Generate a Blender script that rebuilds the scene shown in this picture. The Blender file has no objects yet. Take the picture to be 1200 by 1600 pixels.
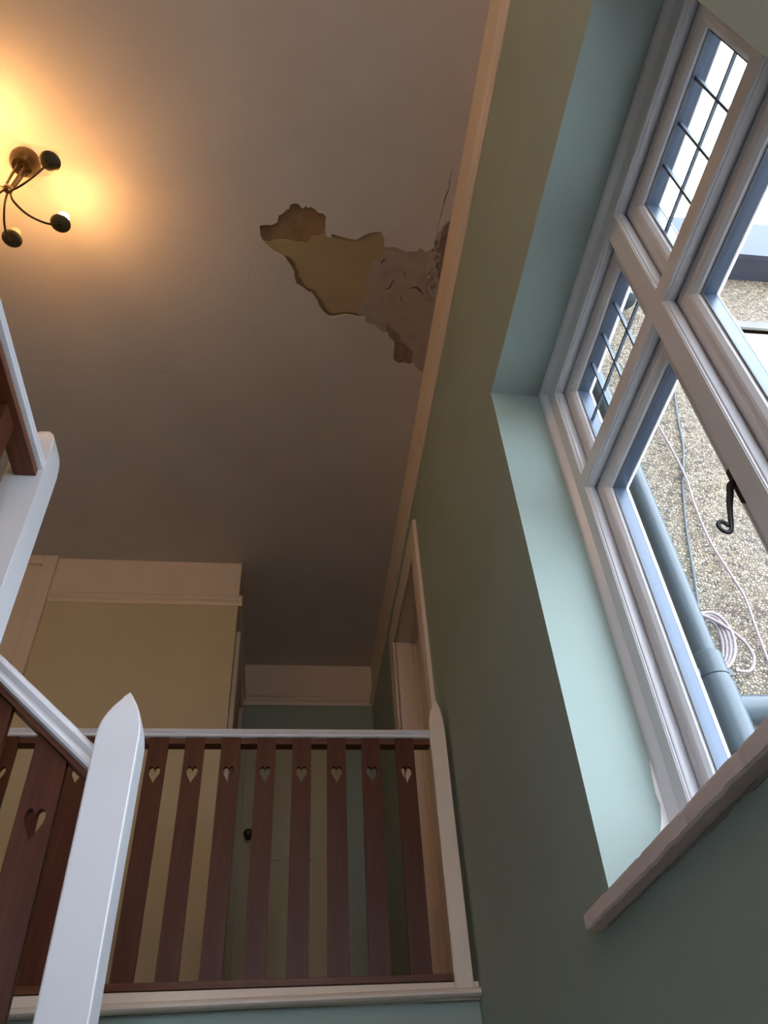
import bpy, bmesh, math, random
from mathutils import Vector, Matrix, geometry
random.seed(7)
sc = bpy.context.scene

# ------------------------------------------------------------------ camera
cam_data = bpy.data.cameras.new('camera')
cam = bpy.data.objects.new('camera', cam_data)
sc.collection.objects.link(cam)
F = 1216.0
U = Vector((-93, -1280, F)).normalized()          # world up in camera (right, down, forward)
Y0 = Vector((-187, 1169, F)).normalized()
X = Y0.cross(U).normalized()
if X.x < 0: X = -X
Y = U.cross(X)
if Y.dot(Y0) < 0: Y = -Y
right = Vector((X.x, Y.x, U.x)); down = Vector((X.y, Y.y, U.y)); fwd = Vector((X.z, Y.z, U.z))
m = Matrix.Identity(4)
for r in range(3):
    m[r][0] = right[r]; m[r][1] = -down[r]; m[r][2] = -fwd[r]
cam.matrix_world = m
cam_data.sensor_fit = 'VERTICAL'; cam_data.sensor_height = 32.0
cam_data.lens = F / 1600.0 * 32.0
cam_data.clip_start = 0.02; cam_data.clip_end = 200
sc.camera = cam

# ------------------------------------------------------------------ sky, light, exposure
SKY = 5.2
world = bpy.data.worlds.new('sky'); sc.world = world; world.use_nodes = True
bg = world.node_tree.nodes['Background']
bg.inputs['Color'].default_value = (0.80, 0.89, 1.0, 1)
bg.inputs['Strength'].default_value = SKY
sc.view_settings.view_transform = 'Standard'
try: sc.view_settings.look = 'None'
except Exception: pass
sc.view_settings.gamma = 1.0
sc.view_settings.use_curve_mapping = False
sc.view_settings.exposure = 1.28
sc.cycles.max_bounces = 12; sc.cycles.diffuse_bounces = 8
sc.cycles.sample_clamp_indirect = 10
BULB = 15.5
FILL_GLOBE = 22.0  # glow of the added fill globe behind the viewer

# ------------------------------------------------------------------ materials
def new_mat(name):
    mt = bpy.data.materials.new(name); mt.use_nodes = True
    nt = mt.node_tree
    return mt, nt, nt.nodes['Principled BSDF']

def ramp(nt, fac, stops):
    r = nt.nodes.new('ShaderNodeValToRGB')
    el = r.color_ramp.elements
    while len(el) < len(stops): el.new(0.5)
    for e, (p, c) in zip(el, stops): e.position = p; e.color = (*c, 1)
    nt.links.new(fac, r.inputs['Fac'])
    return r.outputs['Color']

def coords(nt, scale=(1, 1, 1)):
    t = nt.nodes.new('ShaderNodeTexCoord'); mp = nt.nodes.new('ShaderNodeMapping')
    mp.inputs['Scale'].default_value = scale
    nt.links.new(t.outputs['Object'], mp.inputs['Vector'])
    return mp.outputs['Vector']

def noise(nt, vec, scale, detail=5, rough=0.55, dist=0.0):
    n = nt.nodes.new('ShaderNodeTexNoise'); n.inputs['Scale'].default_value = scale
    n.inputs['Detail'].default_value = detail; n.inputs['Roughness'].default_value = rough
    n.inputs['Distortion'].default_value = dist
    nt.links.new(vec, n.inputs['Vector'])
    return n.outputs['Fac']

def bump(nt, b, height, strength, dist, prev=None):
    n = nt.nodes.new('ShaderNodeBump'); n.inputs['Strength'].default_value = strength
    n.inputs['Distance'].default_value = dist
    nt.links.new(height, n.inputs['Height'])
    if prev is not None: nt.links.new(prev, n.inputs['Normal'])
    nt.links.new(n.outputs['Normal'], b.inputs['Normal'])
    return n.outputs['Normal']

def paint(name, col, rough=0.6, var=0.06, bscale=60, bstr=0.12, spec=0.5, bdist=0.002):
    mt, nt, b = new_mat(name)
    v = coords(nt)
    f = noise(nt, v, 3.0, 6)
    lo = tuple(c * (1 - var) for c in col); hi = tuple(min(1, c * (1 + var)) for c in col)
    nt.links.new(ramp(nt, f, [(0.3, lo), (0.7, hi)]), b.inputs['Base Color'])
    b.inputs['Roughness'].default_value = rough
    b.inputs['Specular IOR Level'].default_value = spec
    if bstr: bump(nt, b, noise(nt, v, bscale, 6), bstr, bdist)
    return mt

def wood(name, dark, light, rough=0.4, scale=(30, 30, 1.6)):
    mt, nt, b = new_mat(name)
    v = coords(nt, scale)
    f = noise(nt, v, 2.2, 7, 0.6, 0.35)
    nt.links.new(ramp(nt, f, [(0.25, dark), (0.55, tuple((a + c) / 2 for a, c in zip(dark, light))), (0.8, light)]), b.inputs['Base Color'])
    b.inputs['Roughness'].default_value = rough; b.inputs['Specular IOR Level'].default_value = 0.2
    bump(nt, b, f, 0.12, 0.001)
    return mt

def plain(name, col, rough=0.5, metal=0.0):
    mt, nt, b = new_mat(name)
    b.inputs['Base Color'].default_value = (*col, 1)
    b.inputs['Roughness'].default_value = rough; b.inputs['Metallic'].default_value = metal
    return mt

M = {}
M['green'] = paint('sage_green_paint', (0.295, 0.375, 0.345), 0.55, 0.04, 26, 0.25)
M['frieze'] = paint('warm_white_frieze', (0.70, 0.605, 0.52), 0.7, 0.04, 30, 0.2)
M['cream'] = paint('cream_wall', (0.56, 0.49, 0.34), 0.7, 0.03, 30, 0.2)
M['trim'] = paint('cream_gloss_trim', (0.68, 0.585, 0.51), 0.35, 0.03, 20, 0.08)
M['white'] = paint('white_satin_wood', (0.66, 0.66, 0.70), 0.3, 0.02, 18, 0.08)
M['frame'] = paint('white_window_plastic', (0.66, 0.68, 0.73), 0.28, 0.01, 20, 0.0)
M['wood'] = wood('reddish_brown_stained_wood', (0.055, 0.0165, 0.0095), (0.105, 0.034, 0.019))
M['wood_h'] = wood('brown_rail_wood', (0.08, 0.030, 0.018), (0.18, 0.072, 0.04), 0.4, (1.6, 30, 30))
M['wood_y'] = wood('brown_gallery_rail_wood', (0.10, 0.032, 0.018), (0.22, 0.08, 0.04), 0.35, (30, 1.6, 30))
M['carpet'] = paint('stair_carpet', (0.42, 0.38, 0.33), 0.95, 0.2, 300, 0.5)
M['black'] = plain('black_wrought_iron', (0.02, 0.022, 0.028), 0.45, 0.3)
M['bronze'] = plain('antique_brass', (0.10, 0.07, 0.036), 0.33, 0.9)
M['dark_cup'] = plain('dark_bronze', (0.12, 0.10, 0.055), 0.5, 0.6)
M['brass'] = plain('polished_brass', (0.62, 0.40, 0.16), 0.28, 0.9)
M['rebate_shade'] = plain('shaded_rebate_blue_grey', (0.05, 0.07, 0.11), 0.35, 0.2)  # blue shade of the frame's outer rebate, put into the colour
M['lead'] = plain('lead_came', (0.10, 0.13, 0.17), 0.5, 0.4)
M['pipe'] = paint('grey_plastic_pipe', (0.022, 0.036, 0.050), 0.4, 0.12, 40, 0.0)
M['fascia'] = paint('dark_painted_fascia', (0.022, 0.032, 0.055), 0.6, 0.2, 20, 0.1)
M['cable_w'] = plain('pinkish_white_cable', (0.26, 0.21, 0.22), 0.6)
M['cable_g'] = plain('grey_cable', (0.07, 0.085, 0.10), 0.6)
M['outwhite'] = plain('white_outdoor_frame', (0.85, 0.85, 0.85), 0.4)
M['ground'] = paint('outdoor_paving', (0.40, 0.38, 0.36), 0.9, 0.15, 10, 0.3)
M['roof'] = paint('roof_tiles', (0.12, 0.10, 0.09), 0.9, 0.2, 20, 0.3)
M['socket'] = plain('ivory_lampholder', (0.45, 0.32, 0.15), 0.5)

def m_ceiling():
    mt, nt, b = new_mat('ceiling_paint')
    v = coords(nt)
    f = noise(nt, v, 2.5, 6)
    nt.links.new(ramp(nt, f, [(0.3, (0.55, 0.50, 0.475)), (0.7, (0.60, 0.545, 0.52))]), b.inputs['Base Color'])
    b.inputs['Roughness'].default_value = 0.85
    n1 = bump(nt, b, noise(nt, v, 7, 4), 0.25, 0.006)
    bump(nt, b, noise(nt, v, 90, 4), 0.15, 0.002, n1)
    return mt
M['ceiling'] = m_ceiling()

def m_patch(name, a, c, sc_=9, dark=None, st=0.5):
    mt, nt, b = new_mat(name)
    v = coords(nt)
    f = noise(nt, v, sc_, 8, 0.65)
    stops = [(0.3, a), (0.7, c)]
    if dark: stops = [(0.28, dark), (0.40, a), (0.72, c)]
    nt.links.new(ramp(nt, f, stops), b.inputs['Base Color'])
    b.inputs['Roughness'].default_value = 0.95
    bump(nt, b, noise(nt, v, 60, 8, 0.7), st, 0.004)
    return mt
M['tan'] = m_patch('bare_tan_plaster', (0.37, 0.27, 0.15), (0.42, 0.315, 0.185), 6, None, 0.2)
M['brown'] = m_patch('brown_backing_board', (0.27, 0.17, 0.088), (0.32, 0.205, 0.11), 14, (0.20, 0.12, 0.06), 0.5)
M['greyplaster'] = m_patch('damp_grey_plaster', (0.37, 0.30, 0.25), (0.42, 0.345, 0.29), 16, (0.29, 0.23, 0.19), 0.5)
M['mould'] = m_patch('mouldy_plaster', (0.42, 0.34, 0.31), (0.55, 0.47, 0.43), 55, (0.10, 0.06, 0.06), 1.0)
M['dampstain'] = m_patch('dark_damp_stain', (0.22, 0.14, 0.12), (0.33, 0.23, 0.20), 40, (0.10, 0.06, 0.055), 0.8)
M['crackdark'] = plain('crack_shadow_gap', (0.10, 0.065, 0.055), 0.95)
M['crackfaint'] = plain('filled_crack_line', (0.42, 0.35, 0.31), 0.95)
M['brokenedge'] = m_patch('broken_plaster_edge', (0.26, 0.17, 0.11), (0.40, 0.28, 0.18), 40, None, 0.5)

def m_glass():
    mt, nt, b = new_mat('window_glass')
    nt.nodes.remove(b)
    out = nt.nodes['Material Output']
    tr = nt.nodes.new('ShaderNodeBsdfTransparent'); tr.inputs['Color'].default_value = (0.95, 0.97, 0.98, 1)
    gl = nt.nodes.new('ShaderNodeBsdfGlossy'); gl.inputs['Roughness'].default_value = 0.02
    lw = nt.nodes.new('ShaderNodeLayerWeight'); lw.inputs['Blend'].default_value = 0.5
    pw = nt.nodes.new('ShaderNodeMath'); pw.operation = 'POWER'; pw.inputs[1].default_value = 5.0
    fr = nt.nodes.new('ShaderNodeMath'); fr.operation = 'MULTIPLY_ADD'; fr.inputs[1].default_value = 0.8; fr.inputs[2].default_value = 0.025
    nt.links.new(lw.outputs['Facing'], pw.inputs[0]); nt.links.new(pw.outputs[0], fr.inputs[0])
    mx = nt.nodes.new('ShaderNodeMixShader')
    nt.links.new(fr.outputs[0], mx.inputs[0]); nt.links.new(tr.outputs[0], mx.inputs[1]); nt.links.new(gl.outputs[0], mx.inputs[2])
    nt.links.new(mx.outputs[0], out.inputs['Surface'])
    return mt
M['glass'] = m_glass()

def m_bulb(name, strength):
    mt, nt, b = new_mat(name)
    b.inputs['Base Color'].default_value = (1, 0.9, 0.75, 1)
    b.inputs['Emission Color'].default_value = (1.0, 0.50, 0.16, 1)
    b.inputs['Emission Strength'].default_value = strength
    return mt
M['lit'] = m_bulb('lit_bulb_glass', BULB * 8)
M['unlit'] = plain('clear_unlit_bulb', (0.9, 0.75, 0.5), 0.05)
M['unlit'].node_tree.nodes['Principled BSDF'].inputs['Alpha'].default_value = 0.28

def m_pebble():
    mt, nt, b = new_mat('pebbledash')
    v = coords(nt)
    wob = nt.nodes.new('ShaderNodeTexVoronoi'); wob.inputs['Scale'].default_value = 95
    nt.links.new(v, wob.inputs['Vector'])
    edge = nt.nodes.new('ShaderNodeTexVoronoi'); edge.feature = 'DISTANCE_TO_EDGE'; edge.inputs['Scale'].default_value = 95
    nt.links.new(v, edge.inputs['Vector'])
    sep = nt.nodes.new('ShaderNodeSeparateColor'); nt.links.new(wob.outputs['Color'], sep.inputs[0])
    stone = ramp(nt, sep.outputs[0], [(0.0, (0.085, 0.068, 0.055)), (0.2, (0.22, 0.165, 0.11)), (0.5, (0.32, 0.255, 0.175)), (0.75, (0.42, 0.36, 0.275)), (1.0, (0.27, 0.185, 0.12))])
    gap = ramp(nt, edge.outputs['Distance'], [(0.0, (0.22, 0.20, 0.19)), (0.14, (1, 1, 1))])
    mx = nt.nodes.new('ShaderNodeMix'); mx.data_type = 'RGBA'; mx.blend_type = 'MULTIPLY'; mx.inputs[0].default_value = 1.0
    nt.links.new(stone, mx.inputs[6]); nt.links.new(gap, mx.inputs[7])
    big = ramp(nt, noise(nt, v, 3, 3), [(0.35, (0.85, 0.85, 0.88)), (0.65, (1, 0.98, 0.92))])
    m2 = nt.nodes.new('ShaderNodeMix'); m2.data_type = 'RGBA'; m2.blend_type = 'MULTIPLY'; m2.inputs[0].default_value = 1.0
    nt.links.new(mx.outputs[2], m2.inputs[6]); nt.links.new(big, m2.inputs[7])
    nt.links.new(m2.outputs[2], b.inputs['Base Color'])
    b.inputs['Roughness'].default_value = 0.8
    h = nt.nodes.new('ShaderNodeMath'); h.operation = 'MINIMUM'; h.inputs[1].default_value = 0.3
    nt.links.new(edge.outputs['Distance'], h.inputs[0])
    bump(nt, b, h.outputs[0], 1.0, 0.02)
    return mt
M['pebble'] = m_pebble()

# ------------------------------------------------------------------ mesh helpers
def link(name, bm, mats, parent=None, smooth=False, recalc=True):
    me = bpy.data.meshes.new(name)
    if recalc: bmesh.ops.recalc_face_normals(bm, faces=bm.faces)
    bm.to_mesh(me); bm.free()
    if not isinstance(mats, (list, tuple)): mats = [mats]
    for k in mats: me.materials.append(k)
    if smooth:
        for p in me.polygons: p.use_smooth = True
        try: me.set_sharp_from_angle(angle=math.radians(40))
        except Exception: pass
    o = bpy.data.objects.new(name, me); sc.collection.objects.link(o)
    if parent: o.parent = parent
    return o

def struct(o):
    o['kind'] = 'structure'; return o

def thing(name, label, cat, loc=(0, 0, 0), group=None):
    o = bpy.data.objects.new(name, None); sc.collection.objects.link(o)
    o.location = loc; o.empty_display_size = 0.1
    o['label'] = label; o['category'] = cat
    if group: o['group'] = group
    return o

def tag(o, label, cat, group=None):
    o['label'] = label; o['category'] = cat
    if group: o['group'] = group
    return o

def box(bm, a, b, mi=0):
    x0, y0, z0 = a; x1, y1, z1 = b
    vs = [bm.verts.new(p) for p in ((x0, y0, z0), (x1, y0, z0), (x1, y1, z0), (x0, y1, z0), (x0, y0, z1), (x1, y0, z1), (x1, y1, z1), (x0, y1, z1))]
    for f in ((0, 3, 2, 1), (4, 5, 6, 7), (0, 1, 5, 4), (1, 2, 6, 5), (2, 3, 7, 6), (3, 0, 4, 7)):
        fc = bm.faces.new([vs[i] for i in f]); fc.material_index = mi

def boxes(lst):
    bm = bmesh.new()
    for it in lst: box(bm, it[0], it[1], it[2] if len(it) > 2 else 0)
    return bm

def bevel(bm, w, seg=2):
    bmesh.ops.bevel(bm, geom=list(bm.edges), offset=w, segments=seg, affect='EDGES', profile=0.5, clamp_overlap=True)
    return bm

def extrude_profile(prof, p0, p1, ua, va, closed=True):
    """prof: list of (u, v); swept straight from p0 to p1; ua, va vectors spanning the section"""
    bm = bmesh.new()
    p0 = Vector(p0); p1 = Vector(p1); ua = Vector(ua); va = Vector(va)
    A = [bm.verts.new(p0 + ua * u + va * v) for u, v in prof]
    B = [bm.verts.new(p1 + ua * u + va * v) for u, v in prof]
    n = len(prof)
    for i in range(n): bm.faces.new((A[i], A[(i + 1) % n], B[(i + 1) % n], B[i]))
    bm.faces.new(A); bm.faces.new(list(reversed(B)))
    return bm

def sweep_rect(prof, y0, y1, z0, z1, bm=None):
    """closed profile of (inset, x) swept round a rectangle in the window wall, mitred corners"""
    bm = bm or bmesh.new()
    rings = []
    for d, x in prof:
        rings.append([bm.verts.new((x, a, b)) for a, b in ((y0 + d, z0 + d), (y1 - d, z0 + d), (y1 - d, z1 - d), (y0 + d, z1 - d))])
    n = len(prof)
    for i in range(n):
        for k in range(4):
            bm.faces.new((rings[i][k], rings[i][(k + 1) % 4], rings[(i + 1) % n][(k + 1) % 4], rings[(i + 1) % n][k]))
    return bm

def plate(outer, holes, thick, f):
    """outer, holes: 2-D loops; f(u, v, w) -> world point; w from 0 to thick"""
    bm = bmesh.new()
    loops = [outer] + holes
    tris = geometry.tessellate_polygon([[Vector((u, v, 0)) for u, v in lp] for lp in loops])
    flat = [p for lp in loops for p in lp]
    A = [bm.verts.new(f(u, v, 0)) for u, v in flat]
    B = [bm.verts.new(f(u, v, thick)) for u, v in flat]
    for t in tris:
        try:
            bm.faces.new([A[i] for i in t]); bm.faces.new([B[i] for i in reversed(t)])
        except ValueError: pass
    k = 0
    for lp in loops:
        n = len(lp)
        for i in range(n):
            j = (i + 1) % n
            try: bm.faces.new((A[k + i], A[k + j], B[k + j], B[k + i]))
            except ValueError: pass
        k += n
    return bm

def smooth_path(pts, sub=6):
    pts = [Vector(p) for p in pts]; out = []
    for i in range(len(pts) - 1):
        p0 = pts[max(i - 1, 0)]; p1 = pts[i]; p2 = pts[i + 1]; p3 = pts[min(i + 2, len(pts) - 1)]
        for k in range(sub):
            t = k / sub
            out.append(0.5 * ((2 * p1) + (-p0 + p2) * t + (2 * p0 - 5 * p1 + 4 * p2 - p3) * t * t + (-p0 + 3 * p1 - 3 * p2 + p3) * t ** 3))
    out.append(pts[-1]); return out

def tube(pts, r, seg=10, bm=None, flat=1.0):
    bm = bm or bmesh.new()
    pts = [Vector(p) for p in pts]; n = len(pts)
    rs = r if isinstance(r, (list, tuple)) else [r] * n
    rings = []; ref = None
    for i, p in enumerate(pts):
        t = (pts[min(i + 1, n - 1)] - pts[max(i - 1, 0)]).normalized()
        if ref is None:
            ref = Vector((0, 0, 1)) if abs(t.z) < 0.9 else Vector((1, 0, 0))
        a = (ref - t * ref.dot(t)).normalized(); b = t.cross(a); ref = a
        rings.append([bm.verts.new(p + a * math.cos(2 * math.pi * k / seg) * rs[i] + b * math.sin(2 * math.pi * k / seg) * rs[i] * flat) for k in range(seg)])
    for i in range(n - 1):
        for k in range(seg):
            bm.faces.new((rings[i][k], rings[i][(k + 1) % seg], rings[i + 1][(k + 1) % seg], rings[i + 1][k]))
    bm.faces.new(list(reversed(rings[0]))); bm.faces.new(rings[-1])
    return bm

def lathe(prof, seg=28, center=(0, 0, 0), axis=None, bm=None):
    """prof: (r, h) going up; capped at its ends"""
    bm = bm or bmesh.new(); c = Vector(center)
    ax = Vector(axis).normalized() if axis else Vector((0, 0, 1))
    q = Vector((0, 0, 1)).rotation_difference(ax)
    rings = []
    for r, h in prof:
        rings.append([bm.verts.new(c + q @ Vector((max(r, 1e-4) * math.cos(2 * math.pi * k / seg), max(r, 1e-4) * math.sin(2 * math.pi * k / seg), h))) for k in range(seg)])
    for i in range(len(rings) - 1):
        for k in range(seg):
            bm.faces.new((rings[i][k], rings[i][(k + 1) % seg], rings[i + 1][(k + 1) % seg], rings[i + 1][k]))
    bm.faces.new(list(reversed(rings[0]))); bm.faces.new(rings[-1])
    return bm

# ------------------------------------------------------------------ key levels (metres; the camera is the origin)
CEIL = 3.447; RAIL0 = 3.068; RAIL1 = 3.145; FLOOR = 0.60; LOW = -1.90; MID = -0.30
WX = 0.675; WT = 1.00; YB = -1.60; XL = -3.10; YP = 4.155; YE = 5.41; YF = 2.93
W0, W1, WZ0, WZ1 = 0.302, 1.632, 0.494, 2.166           # stair window opening
D0, D1, DZ = 3.24, 4.10, 2.80                           # door in the right wall

# ------------------------------------------------------------------ setting: walls
def strip_wall(name, lo, hi, mats):
    return struct(link(name, boxes([(lo[:2] + (lo[2],), hi)]), mats))

# right wall: green below the picture rail, warm white frieze above, pebbledash skin outside
L = []
def rw(y0, y1, z0, z1, mi): L.append(((WX, y0, z0), (WT - 0.02, y1, z1), mi)); L.append(((WT - 0.02, y0, z0), (WT, y1, z1), 2))
rw(YB, YE, RAIL0 + 0.03, CEIL, 1)
rw(YB, W0, LOW, RAIL0 + 0.03, 0)
rw(W0, W1, LOW, WZ0, 0)
rw(W0, W1, WZ1, RAIL0 + 0.03, 0)
rw(W1, D0, LOW, RAIL0 + 0.03, 0)
rw(D0, D1, DZ, RAIL0 + 0.03, 0)
rw(D0, D1, LOW, FLOOR, 0)
rw(D1, YE + 0.2, LOW, RAIL0 + 0.03, 0)
struct(link('wall_right', boxes(L), [M['green'], M['frieze'], M['pebble']]))

# partition block with the cream face, its return side and the passage end wall
struct(link('wall_left', boxes([((XL, YP, FLOOR), (-0.332, YE, RAIL0 + 0.03), 0), ((XL, YP, RAIL0 + 0.03), (-0.332, YE, CEIL), 1)]), [M['cream'], M['frieze']]))
struct(link('wall_back', boxes([((-0.332, YE, FLOOR), (WX, YE + 0.2, RAIL0 + 0.03), 0), ((-0.332, YE, RAIL0 + 0.03), (WX, YE + 0.2, CEIL), 1)]), [M['green'], M['frieze']]))
struct(link('wall_far_left', boxes([((XL - 0.2, YB, LOW), (XL, YE, RAIL0 + 0.03), 0), ((XL - 0.2, YB, RAIL0 + 0.03), (XL, YE, CEIL), 1)]), [M['green'], M['frieze']]))
FILL_OPENINGS = [(-0.28, 0.50, 0.25, 2.05)]       # unseen window opening added behind the viewer to let fill daylight in
struct(link('wall_rear', plate([(XL - 0.2, LOW), (WT, LOW), (WT, CEIL), (XL - 0.2, CEIL)], [[(a, c), (b, c), (b, d), (a, d)] for a, b, c, d in FILL_OPENINGS], 0.2, lambda u, v, w: Vector((u, YB - 0.2 + w, v))), M['frieze']))
for i, (a, b, c, d) in enumerate(FILL_OPENINGS):
    wz = struct(link('window_%d' % (3 + i), boxes([((a, YB - 0.14, c), (a + 0.06, YB - 0.08, d)), ((b - 0.06, YB - 0.14, c), (b, YB - 0.08, d)), ((a, YB - 0.14, c), (b, YB - 0.08, c + 0.06)), ((a, YB - 0.14, d - 0.06), (b, YB - 0.08, d)), (((a + b) / 2 - 0.025, YB - 0.14, c), ((a + b) / 2 + 0.025, YB - 0.08, d))]), M['frame']))  # frame of the added, unseen fill window
    link('glass_pane', boxes([((a, YB - 0.112, c), (b, YB - 0.108, d))]), M['glass'], wz)
struct(link('wall_under_landing', boxes([((XL, YF, LOW), (WX, YF + 0.12, 0.585))]), M['green']))
# bits of masonry beside the landing: floor slabs
struct(link('floor_landing', boxes([((XL, YF + 0.12, 0.40), (WX, YE, FLOOR)), ((XL, YB, 0.40), (-1.25, YF, FLOOR)), ((-1.25, YB, 0.40), (-0.80, 1.60, FLOOR))]), M['carpet']))
struct(link('floor_hall', boxes([((XL, YB, LOW - 0.1), (WX, YF, LOW))]), M['carpet']))
struct(link('floor_quarter_landing', boxes([((-0.42, 1.66, MID - 0.18), (WX, YF, MID))]), M['carpet']))

# lower flight (rises away from the viewer) and upper flight (rises to the left)
def steps(name, n, start, run, rise, axis, a0, a1, zb):
    bm = bmesh.new()
    for i in range(n):
        z1 = zb + rise * (i + 1)
        if axis == 'y': box(bm, (a0, start + run * i, zb - 0.1), (a1, start + run * (i + 1), z1))
        else: box(bm, (start - run * (i + 1), a0, zb - 0.1), (start - run * i, a1, z1))
    return struct(link(name, bm, M['carpet']))
steps('floor_lower_stairs', 8, 1.66 - 8 * 0.235, 0.235, 0.1775, 'y', -0.42, WX, LOW)
steps('floor_upper_stairs', 4, -0.42, 0.2075, 0.18, 'x', 1.74, YF, MID)

# ------------------------------------------------------------------ ceiling with the fallen plaster
HOLE = [(-0.203,1.721),(-0.147,1.714),(-0.121,1.699),(-0.119,1.68),(-0.114,1.663),(-0.1,1.657),(-0.082,1.637),(-0.069,1.63),(-0.066,1.611),(-0.036,1.602),(-0.026,1.607),(-0.015,1.621),(-0.005,1.623),(0.002,1.609),(0.018,1.62),(0.028,1.611),(0.051,1.625),(0.059,1.639),(0.087,1.639),(0.1,1.657),(0.098,1.691),(0.105,1.746),(0.112,1.752),(0.128,1.752),(0.13,1.734),(0.171,1.743),(0.213,1.75),(0.244,1.755),(0.272,1.736),(0.297,1.718),(0.33,1.709),(0.358,1.705),(0.367,1.724),(0.379,1.737),(0.382,1.78),(0.404,1.781),(0.434,1.774),(0.471,1.787),(0.481,1.796),(0.542,1.787),(0.548,1.771),(0.571,1.779),(0.587,1.792),(0.59,1.783),(0.617,1.762),(0.614,1.727),(0.624,1.687),(0.634,1.673),(0.64,1.655),(0.658,1.627),(0.672,1.617),(0.672,2.486),(0.65,2.478),(0.626,2.45),(0.61,2.427),(0.59,2.44),(0.563,2.43),(0.529,2.436),(0.502,2.417),(0.499,2.37),(0.493,2.301),(0.466,2.28),(0.453,2.248),(0.424,2.253),(0.398,2.23),(0.377,2.209),(0.348,2.206),(0.331,2.196),(0.328,2.164),(0.297,2.169),(0.274,2.165),(0.218,2.16),(0.175,2.176),(0.143,2.176),(0.115,2.155),(0.094,2.126),(0.077,2.088),(0.053,2.05),(0.027,2.043),(0.005,2.025),(-0.024,2.008),(-0.035,1.976),(-0.04,1.938),(-0.054,1.916),(-0.082,1.873),(-0.105,1.857),(-0.142,1.84),(-0.175,1.813),(-0.195,1.784),(-0.201,1.763)]
def roughen(lp, amp, n=2):
    out = []
    for i, p in enumerate(lp):
        q = lp[(i + 1) % len(lp)]
        out.append(p)
        d = math.hypot(q[0] - p[0], q[1] - p[1])
        if d > 0.012 and d < 0.3 and max(p[0], q[0]) < 0.671:
            for k in range(1, n + 1):
                t = k / (n + 1)
                out.append((p[0] + (q[0] - p[0]) * t + random.uniform(-amp, amp), p[1] + (q[1] - p[1]) * t + random.uniform(-amp, amp)))
    return out
HOLE = roughen(HOLE, 0.0018)
outer = [(XL - 0.2, YB - 0.2), (WT, YB - 0.2), (WT, YE + 0.2), (XL - 0.2, YE + 0.2)]
ceil = struct(link('ceiling', plate(outer, [HOLE], 0.009, lambda u, v, w: Vector((u, v, CEIL + w))), M['ceiling']))
struct(link('roof', boxes([((XL - 0.4, YB - 0.4, CEIL + 0.05), (WT + 0.05, YE + 0.4, CEIL + 0.25))]), M['roof']))
# layers seen through the hole: brown board, tan plaster on it, damp grey plaster near the wall
def inset_strip(name, loop, z, mat, th=0.003):
    return link(name, plate(loop, [], th, lambda u, v, w: Vector((u, v, z + w))), mat, ceil)
inset_strip('backing_board', [(-0.25, 1.55), (0.674, 1.55), (0.674, 2.52), (-0.25, 2.52)], CEIL + 0.013, M['brown'])
TAN = [(-0.24,1.80),(-0.155,1.801),(-0.126,1.788),(-0.098,1.786),(-0.049,1.789),(-0.008,1.792),(0.022,1.793),(0.029,1.772),(0.044,1.757),(0.073,1.751),(0.09,1.744),(0.10,1.70),(0.40,1.68),
       (0.41,1.85),(0.43,1.90),(0.425,1.98),(0.44,2.05),(0.43,2.2),(0.35,2.25),(0.29,2.15),(0.22,2.145),(0.175,2.160),(0.143,2.155),(0.125,2.135),(0.11,2.10),(0.09,2.075),(0.065,2.035),(0.03,2.03),(0.01,2.01),(0.0,1.985),(-0.02,1.965),(-0.012,1.945),(-0.03,1.925),(-0.035,1.895),(-0.06,1.872),(-0.085,1.865),(-0.13,1.855),(-0.2,1.83)]
inset_strip('tan_plaster', roughen(TAN, 0.002), CEIL + 0.0070, M['tan'], 0.005)
GREY = [(0.385,1.70),(0.60,1.70),(0.60,1.80),(0.612,1.90),(0.62,2.0),(0.673,2.0),(0.673,2.50),(0.58,2.46),(0.575,2.38),(0.535,2.33),(0.52,2.29),(0.49,2.27),(0.44,2.25),(0.30,2.28),(0.29,2.12),(0.33,2.04),(0.30,1.98),(0.335,1.92),(0.33,1.86),(0.375,1.84)]
inset_strip('damp_grey_plaster', roughen(GREY, 0.004, 3), CEIL + 0.0052, M['greyplaster'], 0.0017)
inset_strip('dark_damp_patch', roughen([(0.44,2.20),(0.50,2.25),(0.54,2.31),(0.60,2.36),(0.61,2.47),(0.46,2.47)], 0.004, 3), CEIL + 0.0044, M['dampstain'], 0.001)
MOULD = [(0.598,1.74),(0.64,1.60),(0.674,1.60),(0.674,2.03),(0.64,2.02),(0.615,1.99),(0.608,1.93),(0.60,1.86)]
inset_strip('mouldy_plaster', roughen(MOULD, 0.004, 3), CEIL + 0.0036, M['mould'], 0.001)
inset_strip('dark_damp_patch', roughen([(0.640,1.69),(0.655,1.65),(0.674,1.62),(0.674,1.93),(0.663,1.92),(0.655,1.85),(0.660,1.80),(0.645,1.75)], 0.003, 2), CEIL + 0.0024, M['dampstain'], 0.001)
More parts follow.
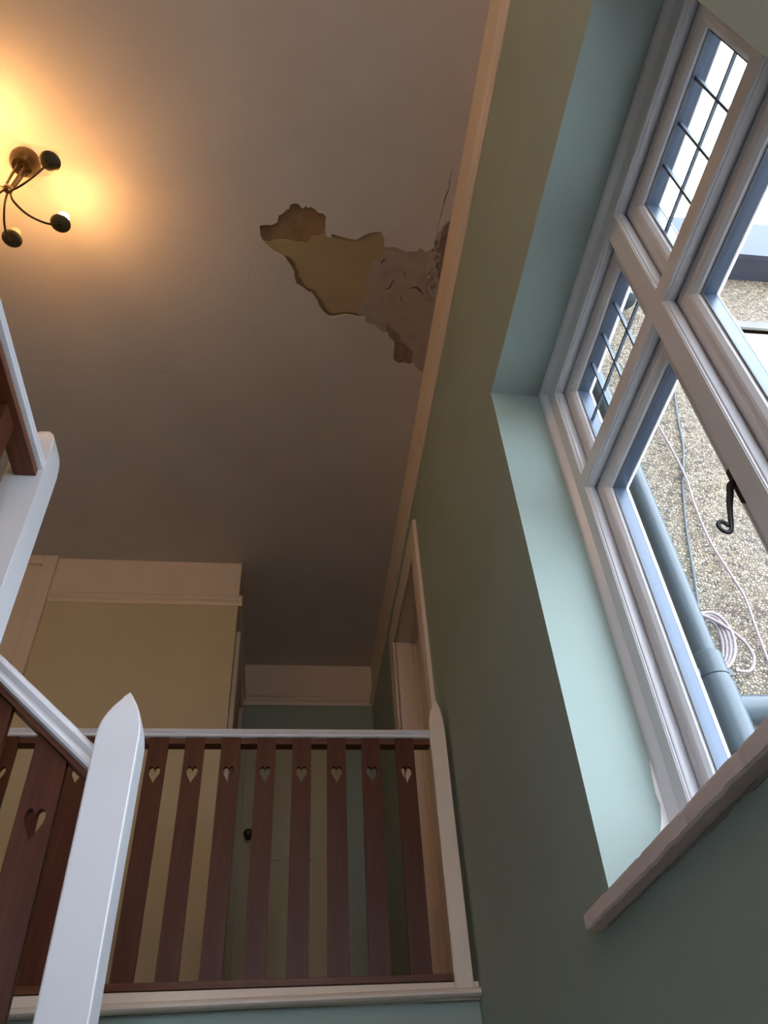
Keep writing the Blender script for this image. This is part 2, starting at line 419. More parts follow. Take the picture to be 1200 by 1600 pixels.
# curled flakes of paint
def flake(cx, cy, r, seed):
    rnd = random.Random(seed); n = 9
    bm = bmesh.new(); top = []; c = bm.verts.new((cx, cy, CEIL + 0.004))
    for k in range(n):
        a = 2 * math.pi * k / n; rr = r * rnd.uniform(0.6, 1.2)
        top.append(bm.verts.new((cx + rr * math.cos(a), cy + rr * math.sin(a) * 1.3, CEIL + rnd.uniform(-0.006, 0.003))))
    for k in range(n): bm.faces.new((c, top[k], top[(k + 1) % n]))
    bmesh.ops.solidify(bm, geom=list(bm.faces), thickness=0.0012)
    return bm
bm = bmesh.new(); rf = random.Random(3)
for k in range(30):
    fx = rf.uniform(0.612, 0.655); fy = rf.uniform(1.72, 2.0)
    b2 = flake(fx, fy, rf.uniform(0.004, 0.010), k)
    tmp = bpy.data.meshes.new('t'); b2.to_mesh(tmp); b2.free(); bm.from_mesh(tmp); bpy.data.meshes.remove(tmp)
fl = link('peeling_paint_flakes', bm, M['mould'], ceil); fl['kind'] = 'stuff'

def crack(name, pts, w, mat, z=CEIL - 0.0004, parent=ceil):
    P = []
    for i in range(len(pts) - 1):
        a, b = pts[i], pts[i + 1]
        for k in range(5):
            t = k / 5
            j = 0.0012 if 0 < k else 0
            P.append((a[0] + (b[0] - a[0]) * t + random.uniform(-j, j), a[1] + (b[1] - a[1]) * t + random.uniform(-j, j)))
    P.append(pts[-1])
    left = []; rightp = []
    n = len(P)
    for i, p in enumerate(P):
        q = P[min(i + 1, n - 1)]; o = P[max(i - 1, 0)]
        dx, dy = q[0] - o[0], q[1] - o[1]; l = math.hypot(dx, dy) or 1
        ww = w * (0.25 + 0.75 * math.sin(math.pi * (i + 0.5) / n)) * random.uniform(0.7, 1.3)
        left.append((p[0] - dy / l * ww, p[1] + dx / l * ww)); rightp.append((p[0] + dy / l * ww, p[1] - dx / l * ww))
    bm = bmesh.new()
    A = [bm.verts.new((*p, z)) for p in left]; B = [bm.verts.new((*p, z)) for p in rightp]
    A2 = [bm.verts.new((*p, z + 0.001)) for p in left]; B2 = [bm.verts.new((*p, z + 0.001)) for p in rightp]
    for i in range(n - 1):
        bm.faces.new((A[i], A[i + 1], B[i + 1], B[i])); bm.faces.new((A2[i], B2[i], B2[i + 1], A2[i + 1]))
        bm.faces.new((A[i], A2[i], A2[i + 1], A[i + 1])); bm.faces.new((B[i], B[i + 1], B2[i + 1], B2[i]))
    return link(name, bm, mat, parent)
crack('crack', [(0.643,1.389),(0.637,1.434),(0.641,1.48),(0.632,1.513),(0.624,1.609),(0.62,1.687)], 0.0019, M['crackdark'])
crack('faint_crack', [(0.62,1.38),(0.609,1.396),(0.565,1.419),(0.548,1.44),(0.514,1.507)], 0.0008, M['crackfaint'])
ZC = CEIL + 0.0046
crack('crack', [(0.456,1.944),(0.441,1.965),(0.431,1.996),(0.409,2.003)], 0.0032, M['crackdark'], ZC)
crack('crack', [(0.533,1.988),(0.564,1.98),(0.58,1.992),(0.605,2.018)], 0.0055, M['crackdark'], ZC)
crack('crack', [(0.491,1.894),(0.495,1.911),(0.505,1.947)], 0.002, M['crackdark'], ZC)
crack('crack', [(0.493,2.032),(0.498,2.055),(0.509,2.07)], 0.002, M['crackdark'], ZC)
crack('crack', [(0.392,1.839),(0.381,1.859),(0.378,1.874)], 0.0035, M['crackdark'], ZC)
crack('faint_crack', [(-1.45, 2.56), (-1.2, 2.57), (-0.9, 2.575), (-0.55, 2.585)], 0.0010, M['crackfaint'])
crack('faint_crack', [(-0.235, 1.905), (-0.26, 2.0), (-0.30, 2.08)], 0.0008, M['crackfaint'])

# ------------------------------------------------------------------ picture rails and other trim
PR = [(0, 0), (0.006, 0.0), (0.010, 0.010), (0.013, 0.022), (0.013, 0.030), (0.020, 0.036), (0.026, 0.046), (0.026, 0.056), (0.018, 0.064), (0.014, 0.077), (0, 0.077)]
struct(link('trim_1', extrude_profile(PR, (WX, YB, RAIL0), (WX, YE, RAIL0), (-1, 0, 0), (0, 0, 1)), M['trim'], None, True))
struct(link('trim_2', extrude_profile(PR, (-1.525, YP, RAIL0 + 0.02), (-0.306, YP, RAIL0 + 0.02), (0, -1, 0), (0, 0, 1)), M['trim'], None, True))
struct(link('trim_3', extrude_profile(PR, (-0.332, YE, RAIL0 + 0.02), (WX, YE, RAIL0 + 0.02), (0, -1, 0), (0, 0, 1)), M['trim'], None, True))
struct(link('trim_4', extrude_profile(PR, (-0.332, YP, RAIL0 + 0.02), (-0.332, YE, RAIL0 + 0.02), (1, 0, 0), (0, 0, 1)), M['trim'], None, True))
struct(link('trim_5', extrude_profile(PR, (XL, YB, RAIL0 + 0.02), (XL, YP, RAIL0 + 0.02), (1, 0, 0), (0, 0, 1)), M['trim'], None, True))
SK = [(0, 0), (0.018, 0), (0.018, 0.10), (0.010, 0.125), (0, 0.13)]
struct(link('baseboard_left', extrude_profile(SK, (-1.525, YP, FLOOR), (-0.332, YP, FLOOR), (0, -1, 0), (0, 0, 1)), M['trim']))
struct(link('baseboard_right', extrude_profile(SK, (WX, YF + 0.1, FLOOR), (WX, 3.10, FLOOR), (-1, 0, 0), (0, 0, 1)), M['trim']))

# cupboard door in the cream wall
d1 = struct(link('door_1', bevel(boxes([((-2.42, YP - 0.02, FLOOR), (-1.61, YP + 0.0, 3.37))]), 0.002), M['frieze']))
link('architrave', bevel(boxes([((-1.61, YP - 0.035, FLOOR), (-1.525, YP, 3.445)), ((-2.505, YP - 0.035, FLOOR), (-2.42, YP, 3.445)), ((-2.42, YP - 0.035, 3.37), (-1.61, YP, 3.445))]), 0.003), M['frieze'], d1)
link('door_knob', lathe([(0.02, 0), (0.01, 0.02), (0.012, 0.03), (0.028, 0.045), (0.03, 0.06), (0.015, 0.075)], 20, (-1.68, YP - 0.02, 1.6), (0, -1, 0)), M['brass'], d1, True)

# door in the passage end wall
def panel_door(name, x0, x1, z0, z1, y, panels):
    o = struct(link(name, plate([(x0, z0), (x1, z0), (x1, z1), (x0, z1)], [[(a, c), (b, c), (b, d), (a, d)] for a, b, c, d in panels], 0.035, lambda u, v, w: Vector((u, y + w, v))), M['door']))
    for a, b, c, d in panels:
        bm = boxes([((a - 0.003, y + 0.012, c - 0.003), (b + 0.003, y + 0.03, d + 0.003))])
        link('door_panel', bm, M['door'], o)
    return o
M['door'] = paint('olive_cream_door', (0.46, 0.43, 0.31), 0.5, 0.03, 20, 0.05)
d2 = panel_door('door_2', -0.27, 0.33, FLOOR, 2.648, YE - 0.045, [(-0.16, 0.011, 0.85, 1.915), (0.05, 0.222, 0.85, 1.915)])
link('architrave', bevel(boxes([((0.33, YE - 0.03, FLOOR), (0.42, YE, 2.74)), ((-0.33, YE - 0.03, FLOOR), (-0.27, YE, 2.74)), ((-0.27, YE - 0.03, 2.65), (0.33, YE, 2.74))]), 0.003), M['door'], d2)
link('door_knob', lathe([(0.022, 0), (0.010, 0.012), (0.012, 0.03), (0.028, 0.045), (0.030, 0.062), (0.015, 0.075)], 20, (-0.215, YE - 0.045, 2.07), (0, -1, 0)), M['black'], d2, True)

# casing on the return side of the cream block (doorway of the passage's left side)
d3 = struct(link('door_3', bevel(boxes([((-0.334, 4.36, FLOOR), (-0.326, 5.05, 2.86))]), 0.001), M['door']))
link('architrave', bevel(boxes([((-0.332, 4.24, FLOOR), (-0.305, 4.36, 2.95)), ((-0.332, 5.05, FLOOR), (-0.305, 5.16, 2.95)), ((-0.332, 4.36, 2.86), (-0.305, 5.05, 2.95))]), 0.003), M['trim'], d3)

# door in the right wall
d4 = struct(link('door_4', bevel(boxes([((0.800, D0, FLOOR), (0.835, D1, DZ))]), 0.001), M['trim']))
link('door_lining', boxes([((WX - 0.005, D0, FLOOR), (0.90, D0 + 0.004, DZ)), ((WX - 0.005, D1 - 0.02, FLOOR), (0.90, D1 + 0.0, DZ)), ((WX - 0.005, D0, DZ - 0.02), (0.90, D1, DZ))]), M['trim'], d4)
link('door_stop', bevel(boxes([((0.775, D1 - 0.035, FLOOR), (0.80, D1 - 0.02, DZ - 0.02)), ((0.775, D0 + 0.004, DZ - 0.035), (0.80, D1 - 0.02, DZ - 0.02))]), 0.001), M['trim'], d4)
ARC = [(0, 0), (0.014, 0), (0.020, 0.012), (0.020, 0.10), (0.014, 0.125), (0.02, 0.135), (0.02, 0.150), (0, 0.150)]
bm = bmesh.new()
prof = [(0, WX), (0, 0.662), (0.010, 0.655), (0.08, 0.655), (0.10, 0.661), (0.128, 0.655), (0.145, 0.655), (0.145, WX)]
def casing(y0, y1, z0, z1, prof):
    bm = bmesh.new(); rings = []
    for d, x in prof:   # d measured outwards from the opening
        rings.append([bm.verts.new((x, a, b)) for a, b in ((y0 - d, z0), (y0 - d, z1 + d), (y1 + d, z1 + d), (y1 + d, z0))])
    n = len(prof)
    for i in range(n):
        for k in range(3):
            bm.faces.new((rings[i][k], rings[i][k + 1], rings[(i + 1) % n][k + 1], rings[(i + 1) % n][k]))
    bm.faces.new([rings[i][0] for i in range(n)]); bm.faces.new([rings[i][3] for i in range(n)])
    return bm
link('architrave', casing(D0 + 0.004, D1 - 0.02, FLOOR, DZ - 0.02, prof), M['trim'], d4)

# ------------------------------------------------------------------ stair window
win = struct(link('window_1', plate([(W0, WZ0), (W1, WZ0), (W1, WZ1), (W0, WZ1)],
      [[(a, c), (b, c), (b, d), (a, d)] for a, b in ((0.372, 0.924), (0.984, 1.554)) for c, d in ((0.572, 1.628), (1.678, 2.080))],
      0.105, lambda u, v, w: Vector((0.865 + w, u, v))), M['frame']))
link('outer_moulding', sweep_rect([(0, 0.848), (0.003, 0.848), (0.008, 0.8495), (0.014, 0.853), (0.020, 0.858), (0.027, 0.8625), (0.032, 0.8655), (0.0, 0.8655)], W0, W1, WZ0, WZ1), M['frame'], win, True)
for (a, b) in ((0.372, 0.924), (0.984, 1.554)):
    for (c, d) in ((0.572, 1.628), (1.678, 2.080)):
        link('frame_bead', sweep_rect([(-0.001, 0.8655), (0.003, 0.8675), (0.004, 0.872), (0.007, 0.872), (0.009, 0.876), (0.009, 0.890), (-0.001, 0.890)], a, b, c, d), M['frame'], win)
        s = link('sash', sweep_rect([(0.0, 0.925), (0.006, 0.899), (0.012, 0.897), (0.030, 0.897), (0.031, 0.8985), (0.034, 0.897), (0.046, 0.897), (0.052, 0.900), (0.062, 0.908), (0.0635, 0.914), (0.065, 0.915), (0.065, 0.917), (0.055, 0.918), (0.0, 0.918)], a, b, c, d), M['frame'], win)
        link('shaded_rebate', sweep_rect([(0.030, 0.918), (0.0655, 0.918), (0.0655, 0.952), (0.030, 0.952)], a, b, c, d), M['rebate_shade'], s)  # outer rebate of the white frame, its shade painted in
        link('outer_bead', sweep_rect([(0.0, 0.952), (0.066, 0.952), (0.0675, 0.954), (0.066, 0.957), (0.055, 0.968), (0.0, 0.970)], a, b, c, d), M['frame'], s)
        link('glazing_gasket', sweep_rect([(0.064, 0.915), (0.0685, 0.915), (0.0685, 0.918), (0.064, 0.918)], a, b, c, d), M['cable_g'], s)
        i = 0.066
        link('glass_pane', boxes([((0.928, a + i - 0.004, c + i - 0.004), (0.932, b - i + 0.004, d - i + 0.004))]), M['glass'], s)
        if c > 1.6:      # leaded upper lights
            y0, y1, z0, z1 = a + i, b - i, c + i, d - i
            bars = boxes([((0.926, y0, 1.8685), (0.934, y1, 1.8755))] + [((0.9255, y0 + (y1 - y0) * k / 4 - 0.0035, z0), (0.9345, y0 + (y1 - y0) * k / 4 + 0.0035, z1)) for k in (1, 2, 3)])
            link('lead_bars', bars, M['lead'], s)
# window fastener: plate, curling monkey-tail
hs = link('window_handle', bevel(boxes([((0.880, 0.992, 1.035), (0.8975, 1.016, 1.125))]), 0.003), M['black'], win)
tail = smooth_path([(0.885, 1.004, 1.090), (0.868, 1.005, 1.074), (0.859, 1.005, 1.052), (0.8465, 1.005, 1.022), (0.8385, 1.005, 0.998), (0.832, 1.005, 0.978), (0.826, 1.005, 0.958), (0.818, 1.005, 0.947), (0.808, 1.005, 0.948), (0.802, 1.005, 0.957), (0.803, 1.005, 0.968), (0.811, 1.005, 0.974), (0.819, 1.005, 0.969), (0.821, 1.005, 0.962)], 6)
n = len(tail)
link('curled_tail', tube(tail, [0.0085 - 0.0038 * min(1, i / n * 2.2) for i in range(n)], 10, None, 0.8), M['black'], hs, True)

chip = [(0.848, 0.50), (0.848, 0.80), (0.843, 0.77), (0.838, 0.72), (0.841, 0.69), (0.832, 0.655), (0.822, 0.63), (0.826, 0.60), (0.818, 0.575), (0.824, 0.55), (0.816, 0.52), (0.82, 0.50)]
link('bare_filler_patch', plate(chip, [], 0.0012, lambda u, v, w: Vector((u, W1 - w, v))), M['outwhite'], win)
# window sill board of painted tile, with chipped lower edge
def sill_mesh():
    bm = bmesh.new(); ny = 90; y0, y1 = 0.20, 1.722
    rows = []
    rnd = random.Random(11); jag = 0
    for i in range(ny + 1):
        y = y0 + (y1 - y0) * i / ny
        jag = jag * 0.7 + rnd.uniform(-0.0016, 0.0016)
        g = 0.0012 if min(abs(y - 1.575), abs(y - 1.38), abs(y-1.18), abs(y-0.98)) < 0.009 else 0
        sec = [(0.643 + g, 0.493 - g + jag * 0.3), (0.642 + g, 0.489), (0.642 + g, 0.466 + jag), (0.646 + g, 0.4615 + jag), (WX + 0.002, 0.461 + jag * 0.5), (0.80, 0.461), (0.852, 0.470), (0.852, 0.4945), (0.75, 0.4945), (0.648 + g, 0.495 - g)]
        rows.append([bm.verts.new((x, y, z)) for x, z in sec])
    k = len(rows[0])
    for i in range(ny):
        for j in range(k):
            bm.faces.new((rows[i][j], rows[i][(j + 1) % k], rows[i + 1][(j + 1) % k], rows[i + 1][j]))
    bm.faces.new(rows[0]); bm.faces.new(list(reversed(rows[-1])))
    return bm
M['sill'] = paint('pinkish_white_sill_paint', (0.70, 0.60, 0.585), 0.5, 0.05, 40, 0.25)
sill = link('window_sill', sill_mesh(), M['sill'], win)
M['rawplaster'] = m_patch('rough_plaster_under_sill', (0.20, 0.21, 0.20), (0.34, 0.35, 0.33), 30, None, 0.6)
rr = random.Random(5)
lp = []; dd = 0.008
for k in range(121):
    dd = min(0.016, max(0.002, dd + rr.uniform(-0.0022, 0.0022)))
    lp.append((0.24 + 1.44 * k / 120, 0.460 - dd * (1.0 if k < 80 else 0.6)))
link('broken_plaster', plate([(0.24, 0.463)] + lp + [(1.68, 0.463)], [], 0.004, lambda u, v, w: Vector((WX - 0.0025 + w, u, v))), M['rawplaster'], win)

# ------------------------------------------------------------------ newel posts, balusters, handrails
def newel(name, parent, x0, x1, y0, y1, z0, zs, zp, mat, px=None, ex=1.9):
    """square post with a pointed, convex four-sided top; zs shoulder, zp point"""
    bm = bmesh.new(); cx = (x0 + x1) / 2 if px is None else px; cy = (y0 + y1) / 2
    rings = []
    def ring(z, s):
        return [bm.verts.new((cx + (x - cx) * s, cy + (y - cy) * s, z)) for x, y in ((x0, y0), (x1, y0), (x1, y1), (x0, y1))]
    rings.append(ring(z0, 1))
    N = 12
    for k in range(N + 1):
        t = k / N
        s = (1 - t ** ex) if t < 1 else 0.0
        rings.append(ring(zs + (zp - zs) * t, max(s, 0.012)))
    for i in range(len(rings) - 1):
        for k in range(4):
            bm.faces.new((rings[i][k], rings[i][(k + 1) % 4], rings[i + 1][(k + 1) % 4], rings[i + 1][k]))
    bm.faces.new(list(reversed(rings[0]))); bm.faces.new(rings[-1])
    es = [e for e in bm.edges if abs(e.verts[0].co.z - e.verts[1].co.z) > 0.004 and max(e.verts[0].co.z, e.verts[1].co.z) < zs + (zp - zs) * 0.9]
    bmesh.ops.bevel(bm, geom=es, offset=0.0035, segments=3, affect='EDGES', clamp_overlap=True)
    return link(name, bm, mat, parent, True)

def heart(cx, cz, w, h, n=14):
    """heart outline: lobes on top, point below; cz is the level of the lobes' top"""
    pts = []
    for k in range(2 * n):
        t = math.pi * 2 * k / (2 * n)
        x = 16 * math.sin(t) ** 3; z = 13 * math.cos(t) - 5 * math.cos(2 * t) - 2 * math.cos(3 * t) - math.cos(4 * t)
        zz = (z - 12) / 29.0
        pull = 1.0 - 0.12 * max(0, min(1, -zz * 1.2))
        pts.append((cx + x / 32 * w * pull, cz + zz * h))
    return pts

def baluster_bm(cx, w, z0, ztl, ztr, hz, y, th=0.018, hw=0.045, hh=0.070):
    return plate([(cx - w / 2, z0[0]), (cx + w / 2, z0[1]), (cx + w / 2, ztr), (cx - w / 2, ztl)], [heart(cx, hz, hw, hh)], th, lambda u, v, q: Vector((u, y + q, v)))

RAILP = [(-0.026, 0.0), (-0.036, 0.004), (-0.038, 0.010), (-0.035, 0.014), (-0.030, 0.017), (-0.029, 0.022), (-0.034, 0.027), (-0.037, 0.034), (-0.033, 0.043), (-0.022, 0.049), (0, 0.051),
         (0.022, 0.049), (0.033, 0.043), (0.037, 0.034), (0.034, 0.027), (0.029, 0.022), (0.030, 0.017), (0.035, 0.014), (0.038, 0.010), (0.036, 0.004), (0.026, 0.0)]

# balustrade along the landing edge, facing the viewer
YL = 2.90
bal = thing('landing_balustrade', 'brown heart-cut picket balustrade with white handrail across the upper landing edge', 'balustrade', (0, YL, FLOOR))
def rel(o, root):
    o.matrix_parent_inverse = Matrix.Translation(-Vector(root.location)); return o
rel(link('handrail', extrude_profile(RAILP, (-1.22, YL + 0.038, 1.513), (0.594, YL + 0.038, 1.513), (0, 1, 0), (0, 0, 0.86)), M['trimwhite'] if 'trimwhite' in M else M['white'], bal, True), bal)
rel(link('top_fillet_rail', bevel(boxes([((-1.22, YL + 0.014, 1.490), (0.594, YL + 0.062, 1.514))]), 0.001), M['wood_h'], bal), bal)
rel(link('bottom_rail', bevel(boxes([((-1.22, YL - 0.002, 0.638), (0.592, YL + 0.060, 0.661))]), 0.002), M['wood_h'], bal), bal)
first = None
for cx in (0.484, 0.346, 0.208, 0.071, -0.069, -0.208, -0.347, -0.487, -0.628, -0.769, -0.909, -1.049, -1.188):
    if first is None:
        b = first = rel(link('baluster', baluster_bm(0, 0.074, (0.0, 0.0), 0.854, 0.854, 0.735, 0), M['wood'], bal), bal)
    else:
        b = first.copy(); sc.collection.objects.link(b); b.parent = bal; rel(b, bal)
    b.location = (cx, YL, 0.655)
rel(newel('newel_post', bal, 0.591, 0.654, YL - 0.012, YL + 0.055, 0.606, 1.55, 1.700, M['trim'], 0.637), bal)
# trim along the landing edge
NP = [(0, 0.634), (0.010, 0.634), (0.012, 0.622), (0.014, 0.617), (0.020, 0.614), (0.028, 0.6125), (0.036, 0.609), (0.041, 0.602), (0.040, 0.595), (0.033, 0.589), (0.024, 0.587), (0, 0.587)]
def nosing():
    bm = bmesh.new(); A = []; B = []
    for u, z in NP:
        A.append(bm.verts.new((-1.25, 2.912 - u, z if z > 0.62 else z - 0.018)))
        B.append(bm.verts.new((0.673, 2.912 - u, z + (0.002 if z < 0.62 else 0))))
    n = len(NP)
    for i in range(n): bm.faces.new((A[i], A[(i + 1) % n], B[(i + 1) % n], B[i]))
    bm.faces.new(A); bm.faces.new(list(reversed(B)))
    box(bm, (-1.25, 2.905, 0.585), (0.673, 3.0, 0.636))
    return bm
struct(link('trim_6', nosing(), M['trim'], None, True))

# balustrade of the upper flight, rising to the left from the near newel post
YS = 1.70; SL = 0.884
sb = thing('stair_balustrade', 'white newel post and sloping handrail with heart-cut brown pickets at lower left', 'balustrade', (-0.37, YS, MID))
rel(newel('newel_post', sb, -0.418, -0.322, 1.655, 1.745, MID - 0.1, 0.865, 1.000, M['white']), sb)
x_a, z_a = -0.416, 0.785; x_b = -1.22; z_b = z_a + SL * (x_a - x_b)
nrm = Vector((SL, 0, 1)).normalized()
rel(link('handrail', extrude_profile(RAILP, (x_a, YS, z_a), (x_b, YS, z_b), (0, 1, 0), nrm), M['white'], sb, True), sb)
rel(link('top_fillet_rail', extrude_profile([(-0.022, -0.011), (0.022, -0.011), (0.022, 0.001), (-0.022, 0.001)], (x_a, YS, z_a), (x_b, YS, z_b), (0, 1, 0), nrm), M['wood_h'], sb), sb)
zb_a = z_a - 0.83
rel(link('bottom_rail', extrude_profile([(-0.03, 0), (0.03, 0), (0.03, 0.025), (-0.03, 0.025)], (x_a, YS, zb_a), (x_b, YS, zb_a + SL * (x_a - x_b)), (0, 1, 0), nrm), M['wood_h'], sb), sb)
rel(link('string_board', extrude_profile([(-0.02, -0.26), (0.02, -0.26), (0.02, 0.0), (-0.02, 0.0)], (x_a, YS, zb_a), (x_b, YS, zb_a + SL * (x_a - x_b)), (0, 1, 0), nrm), M['white'], sb), sb)
first = None
bw = 0.077
for k in range(5):
    cx = -0.513 - 0.149 * k; dz = SL * 0.149 * k
    if first is None:
        lo = z_a + SL * (x_a - (-0.513)) - 0.008
        zl = lo + SL * bw / 2; zr = lo - SL * bw / 2
        hh = -0.02
        b = first = rel(link('baluster', baluster_bm(0, bw, (zl - 0.80, zr - 0.80), zl, zr, 0.716, 0, hw=0.045, hh=0.073), M['wood'], sb), sb)
    else:
        b = first.copy(); sc.collection.objects.link(b); b.parent = sb; rel(b, sb)
    b.location = (cx, YS - 0.011, dz)

# balustrade of the gallery overhead at left, running towards the viewer
gb = thing('gallery_balustrade', 'white newel post and level handrail with dark brown underside overhead at left edge', 'balustrade', (-0.707, 1.548, FLOOR))
rel(newel('newel_post', gb, -0.755, -0.659, 1.50, 1.596, 0.42, 1.615, 1.755, M['white'], None, 2.6), gb)
XG = -0.700
GP = [(-u * 0.99, v * 0.9) for u, v in RAILP]
rel(link('handrail', extrude_profile(GP, (XG + 0.001, 1.502, 1.545), (XG + 0.001, YB, 1.545), (1, 0, 0), (0, 0, 1)), M['white'], gb, True), gb)
rel(link('top_fillet_rail', bevel(boxes([((XG - 0.030, YB, 1.522), (XG + 0.026, 1.501, 1.546))]), 0.002), M['wood_y'], gb), gb)
rel(link('bottom_rail', bevel(boxes([((XG - 0.03, YB, 0.640), (XG + 0.03, 1.50, 0.662))]), 0.002), M['wood_y'], gb), gb)
first = None
for k in range(20):
    cy = 1.295 - 0.149 * k
    if first is None:
        bm = plate([(-0.037, 0.0), (0.037, 0.0), (0.037, 0.865), (-0.037, 0.865)], [heart(0, 0.735, 0.042, 0.060)], 0.018, lambda u, v, q: Vector((q - 0.009, u, v)))
        b = first = rel(link('baluster', bm, M['wood'], gb), gb)
    else:
        b = first.copy(); sc.collection.objects.link(b); b.parent = gb; rel(b, gb)
    b.location = (XG, cy, 0.658)
struct(link('trim_7', boxes([((-0.80, YB, 0.40), (-0.655, 1.60, 0.642))]), M['white']))

# ------------------------------------------------------------------ ceiling light with curled arms
LX, LY = -1.188, 1.515
cl = thing('ceiling_light', 'five-arm antique brass ceiling light with drip-pan cups and small bulbs', 'ceiling light', (LX, LY, CEIL))
def R(o): return rel(o, cl)
R(link('ceiling_rose', lathe([(0.034, -0.062), (0.040, -0.064), (0.044, -0.058), (0.052, -0.046), (0.060, -0.030), (0.063, -0.012), (0.060, -0.004), (0.060, 0)], 36, (LX, LY, CEIL)), M['bronze'], cl, True))
ZR = CEIL - 0.055
arms = [(-34, 0), (37, 1), (99, 0), (176, 1), (248, 1)]
ZCUP = 3.175
for deg, lit in arms:
    a = math.radians(deg); c, s = math.cos(a), math.sin(a)
    def P(r, z): return Vector((LX + c * r, LY + s * r, z))
    rod = [P(0.020, ZR), P(0.019, 3.28), P(0.016, 3.20), P(0.014, 3.165)]
    arm = smooth_path(rod[:-1] + [P(0.018, 3.15), P(0.045, 3.115), P(0.10, 3.095), P(0.16, 3.110), P(0.205, 3.145), P(0.222, ZCUP - 0.004)], 7)
    ar = R(link('arm', tube(arm, 0.0046, 8), M['bronze'], cl, True))
    cup = link('drip_pan', lathe([(0.006, -0.007), (0.014, -0.005), (0.030, -0.001), (0.039, 0.003), (0.0415, 0.006), (0.039, 0.0055), (0.028, 0.002), (0.008, 0.001)], 28, P(0.222, ZCUP)), M['dark_cup'], ar, True)
    link('lamp_holder', lathe([(0.013, 0.0), (0.014, 0.004), (0.014, 0.034), (0.012, 0.036)], 20, P(0.222, ZCUP)), M['socket'], ar, True)
    zb = ZCUP + 0.036
    bp = [(0.010, 0.0)] + [(0.0225 * math.cos(t), 0.024 + 0.0225 * math.sin(t)) for t in [math.radians(-55 + 145 * k / 10) for k in range(11)]]
    bl = link('bulb', lathe(bp, 20, P(0.222, zb)), M['lit'] if lit else M['unlit'], ar, True)
    if not lit:
        link('filament', tube([P(0.218, zb + 0.002), P(0.218, zb + 0.022), P(0.226, zb + 0.022), P(0.226, zb + 0.002)], 0.0008, 6), M['socket'], bl)
R(link('hub_collar', lathe([(0.006, -0.012), (0.014, -0.008), (0.020, -0.002), (0.020, 0.004), (0.010, 0.010)], 20, (LX, LY, 3.172)), M['brass'], cl, True))

# ------------------------------------------------------------------ outdoors: neighbouring wing of the house
YO = 1.85
wo = struct(link('wall_outside', plate([(WT, -4.0), (6.5, -4.0), (6.5, 3.53), (WT, 3.53)], [[(1.98, 1.2), (3.6, 1.2), (3.6, 3.06), (1.98, 3.06)]], 0.25, lambda u, v, w: Vector((u, YO + w, v))), M['pebble']))
w2 = struct(link('window_2', boxes([((2.0, YO + 0.02, 1.2), (3.6, YO + 0.10, 1.27)), ((2.0, YO + 0.02, 2.97), (3.6, YO + 0.10, 3.06)), ((1.98, YO + 0.02, 1.2), (2.05, YO + 0.10, 3.06)), ((3.53, YO + 0.02, 1.27), (3.6, YO + 0.10, 2.97)), ((2.76, YO + 0.02, 1.27), (2.84, YO + 0.10, 2.97)), ((2.03, YO - 0.005, 2.89), (2.80, YO + 0.06, 2.925))]), M['outwhite']))
link('window_blind', boxes([((2.05, YO + 0.07, 1.27), (3.53, YO + 0.08, 2.97))]), M['outwhite'], w2)
struct(link('lintel_outside', boxes([((1.9, YO - 0.012, 3.06), (3.7, YO + 0.02, 3.115))]), paint('damp_grey_render', (0.16, 0.155, 0.14), 0.9, 0.2, 60, 0.6)))
ev = struct(link('eaves', boxes([((WT, YO - 0.12, 3.53), (6.5, YO + 0.3, 3.56)), ((WT, YO - 0.145, 3.52), (6.5, YO - 0.12, 3.88))]), M['fascia']))
struct(link('roof_outside', boxes([((WT, YO - 0.1, 3.80), (6.5, YO + 3, 3.86))]), M['roof']))
struct(link('ground_outside', boxes([((-30, -40, -4.1), (30, YO, -4.0))]), M['ground']))

PX, PY = 1.203, YO - 0.050
dp = thing('drainpipe', 'grey plastic downpipe with collar and branch elbow fixed to pebbledash wall', 'pipe', (PX, PY, -4.0))
def RD(o): return rel(o, dp)
RD(link('pipe', tube([(PX, PY, -4.0), (PX, PY, 3.52)], 0.034, 24), M['pipe'], dp, True))
RD(link('collar', lathe([(0.034, 0), (0.043, 0.004), (0.043, 0.075), (0.038, 0.080), (0.034, 0.082)], 24, (PX, PY, 1.12)), M['pipe'], dp, True))
RD(link('junction', lathe([(0.036, 0), (0.046, 0.01), (0.048, 0.05), (0.048, 0.20), (0.043, 0.235)], 24, (PX, PY, 0.885)), M['pipe'], dp, True))
RD(link('branch_pipe', tube([(PX, PY, 1.025), (PX + 0.30, PY, 1.035), (PX + 1.2, PY, 1.07)], 0.040, 24), M['pipe'], dp, True))
for zz in (1.13, 2.9):
    RD(link('pipe_bracket', boxes([((PX - 0.055, PY - 0.01, zz), (PX + 0.055, PY + 0.044, zz + 0.02))]), M['pipe'], dp))
o = link('gutter_outlet', lathe([(0.02, 0), (0.045, 0.01), (0.055, 0.05), (0.055, 0.16), (0.03, 0.22), (0.03, 0.36)], 24, (1.49, YO - 0.068, 3.11)), M['pipe'], None, True)
tag(o, 'grey rainwater outlet high on pebbledash wall below the dark eaves', 'gutter')

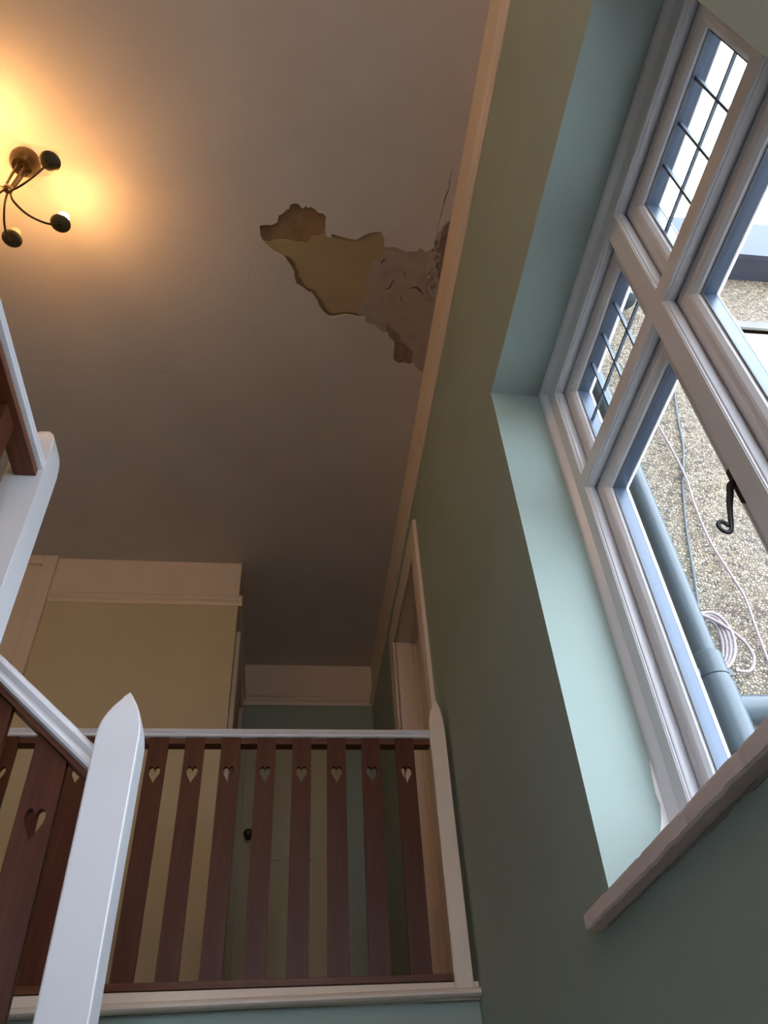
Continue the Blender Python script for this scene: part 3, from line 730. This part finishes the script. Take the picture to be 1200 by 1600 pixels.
def cable(name, pts, r, mat, label, off=0.008):
    pts = [(x * 0.841, YO - off, z * 0.841) for x, z in pts]
    o = link(name, tube(smooth_path(pts, 6), r, 8), mat, None, True)
    tag(o, label, 'cable'); return o
cable('grey_cable', [(1.92, 3.4), (1.875, 3.118), (1.80, 2.80), (1.757, 2.59), (1.70, 2.42), (1.66, 2.30), (1.60, 2.08), (1.54, 1.80), (1.50, 1.64), (1.44, 1.50)], 0.0042, M['cable_g'], 'thin grey cable hanging down the outside pebbledash wall to the coil')
cable('pink_cable', [(1.62, 3.2), (1.668, 2.765), (1.69, 2.40), (1.672, 2.20), (1.667, 2.00), (1.69, 1.83), (1.705, 1.713), (1.69, 1.55), (1.679, 1.404), (1.66, 1.2)], 0.0042, M['cable_w'], 'pinkish white cable running down the pebbledash wall across the grey cable', 0.019)
# coil of spare cable
def coil():
    bm = bmesh.new(); rnd = random.Random(2)
    for k in range(4):
        pts = []
        rx = 0.045 + 0.012 * k; rz = 0.085 + 0.006 * k
        for j in range(25):
            t = 2 * math.pi * j / 24
            pts.append((1.262 + rx * math.cos(t) * 0.8 + 0.02 * math.sin(t), YO - 0.012 - 0.006 * k, 1.27 + rz * math.sin(t)))
        tube(pts, 0.005, 8, bm)
    tube(smooth_path([(1.24, YO - 0.03, 1.37), (1.30, YO - 0.03, 1.335), (1.355, YO - 0.03, 1.27), (1.365, YO - 0.03, 1.21), (1.335, YO - 0.03, 1.165), (1.29, YO - 0.03, 1.165)], 6), 0.005, 8, bm)
    return bm
o = link('cable_coil', coil(), M['cable_w'], None, True)
tag(o, 'loose coil of pale cable looped beside the grey downpipe', 'cable')

cr = [(0.0, 0.0), (0.06, 0.004), (0.12, -0.003), (0.2, 0.003), (0.27, 0.0), (0.36, 0.006), (0.5, 0.002)]
link('render_crack', tube([(1.27 + x, YO + 0.0005, 1.402 + z) for x, z in cr], 0.0022, 6), M['crackdark'], wo)

# glowing globe added out of view behind the viewer, warm fill for the stairwell
gp = thing('added_fill_globe', 'added warm fill-light globe, unseen behind the viewer near the rear wall', 'fill light', (-0.25, -0.95, CEIL))
rel(link('ceiling_cup', lathe([(0.02, -0.05), (0.045, -0.04), (0.05, -0.005), (0.05, 0)], 24, (-0.25, -0.95, CEIL)), M['trim'], gp, True), gp)
rel(link('cord', tube([(-0.25, -0.95, CEIL - 0.04), (-0.25, -0.95, 2.92)], 0.003, 8), M['trim'], gp, True), gp)
gl_ = m_bulb('warm_fill_globe', FILL_GLOBE)
gl_.node_tree.nodes['Principled BSDF'].inputs['Emission Color'].default_value = (1.0, 0.66, 0.40, 1)
rel(link('globe', lathe([(0.11 * math.cos(t), 2.82 + 0.11 * math.sin(t)) for t in [math.radians(-88 + 170 * k / 16) for k in range(17)]], 32, (-0.25, -0.95, 0)), gl_, gp, True), gp)
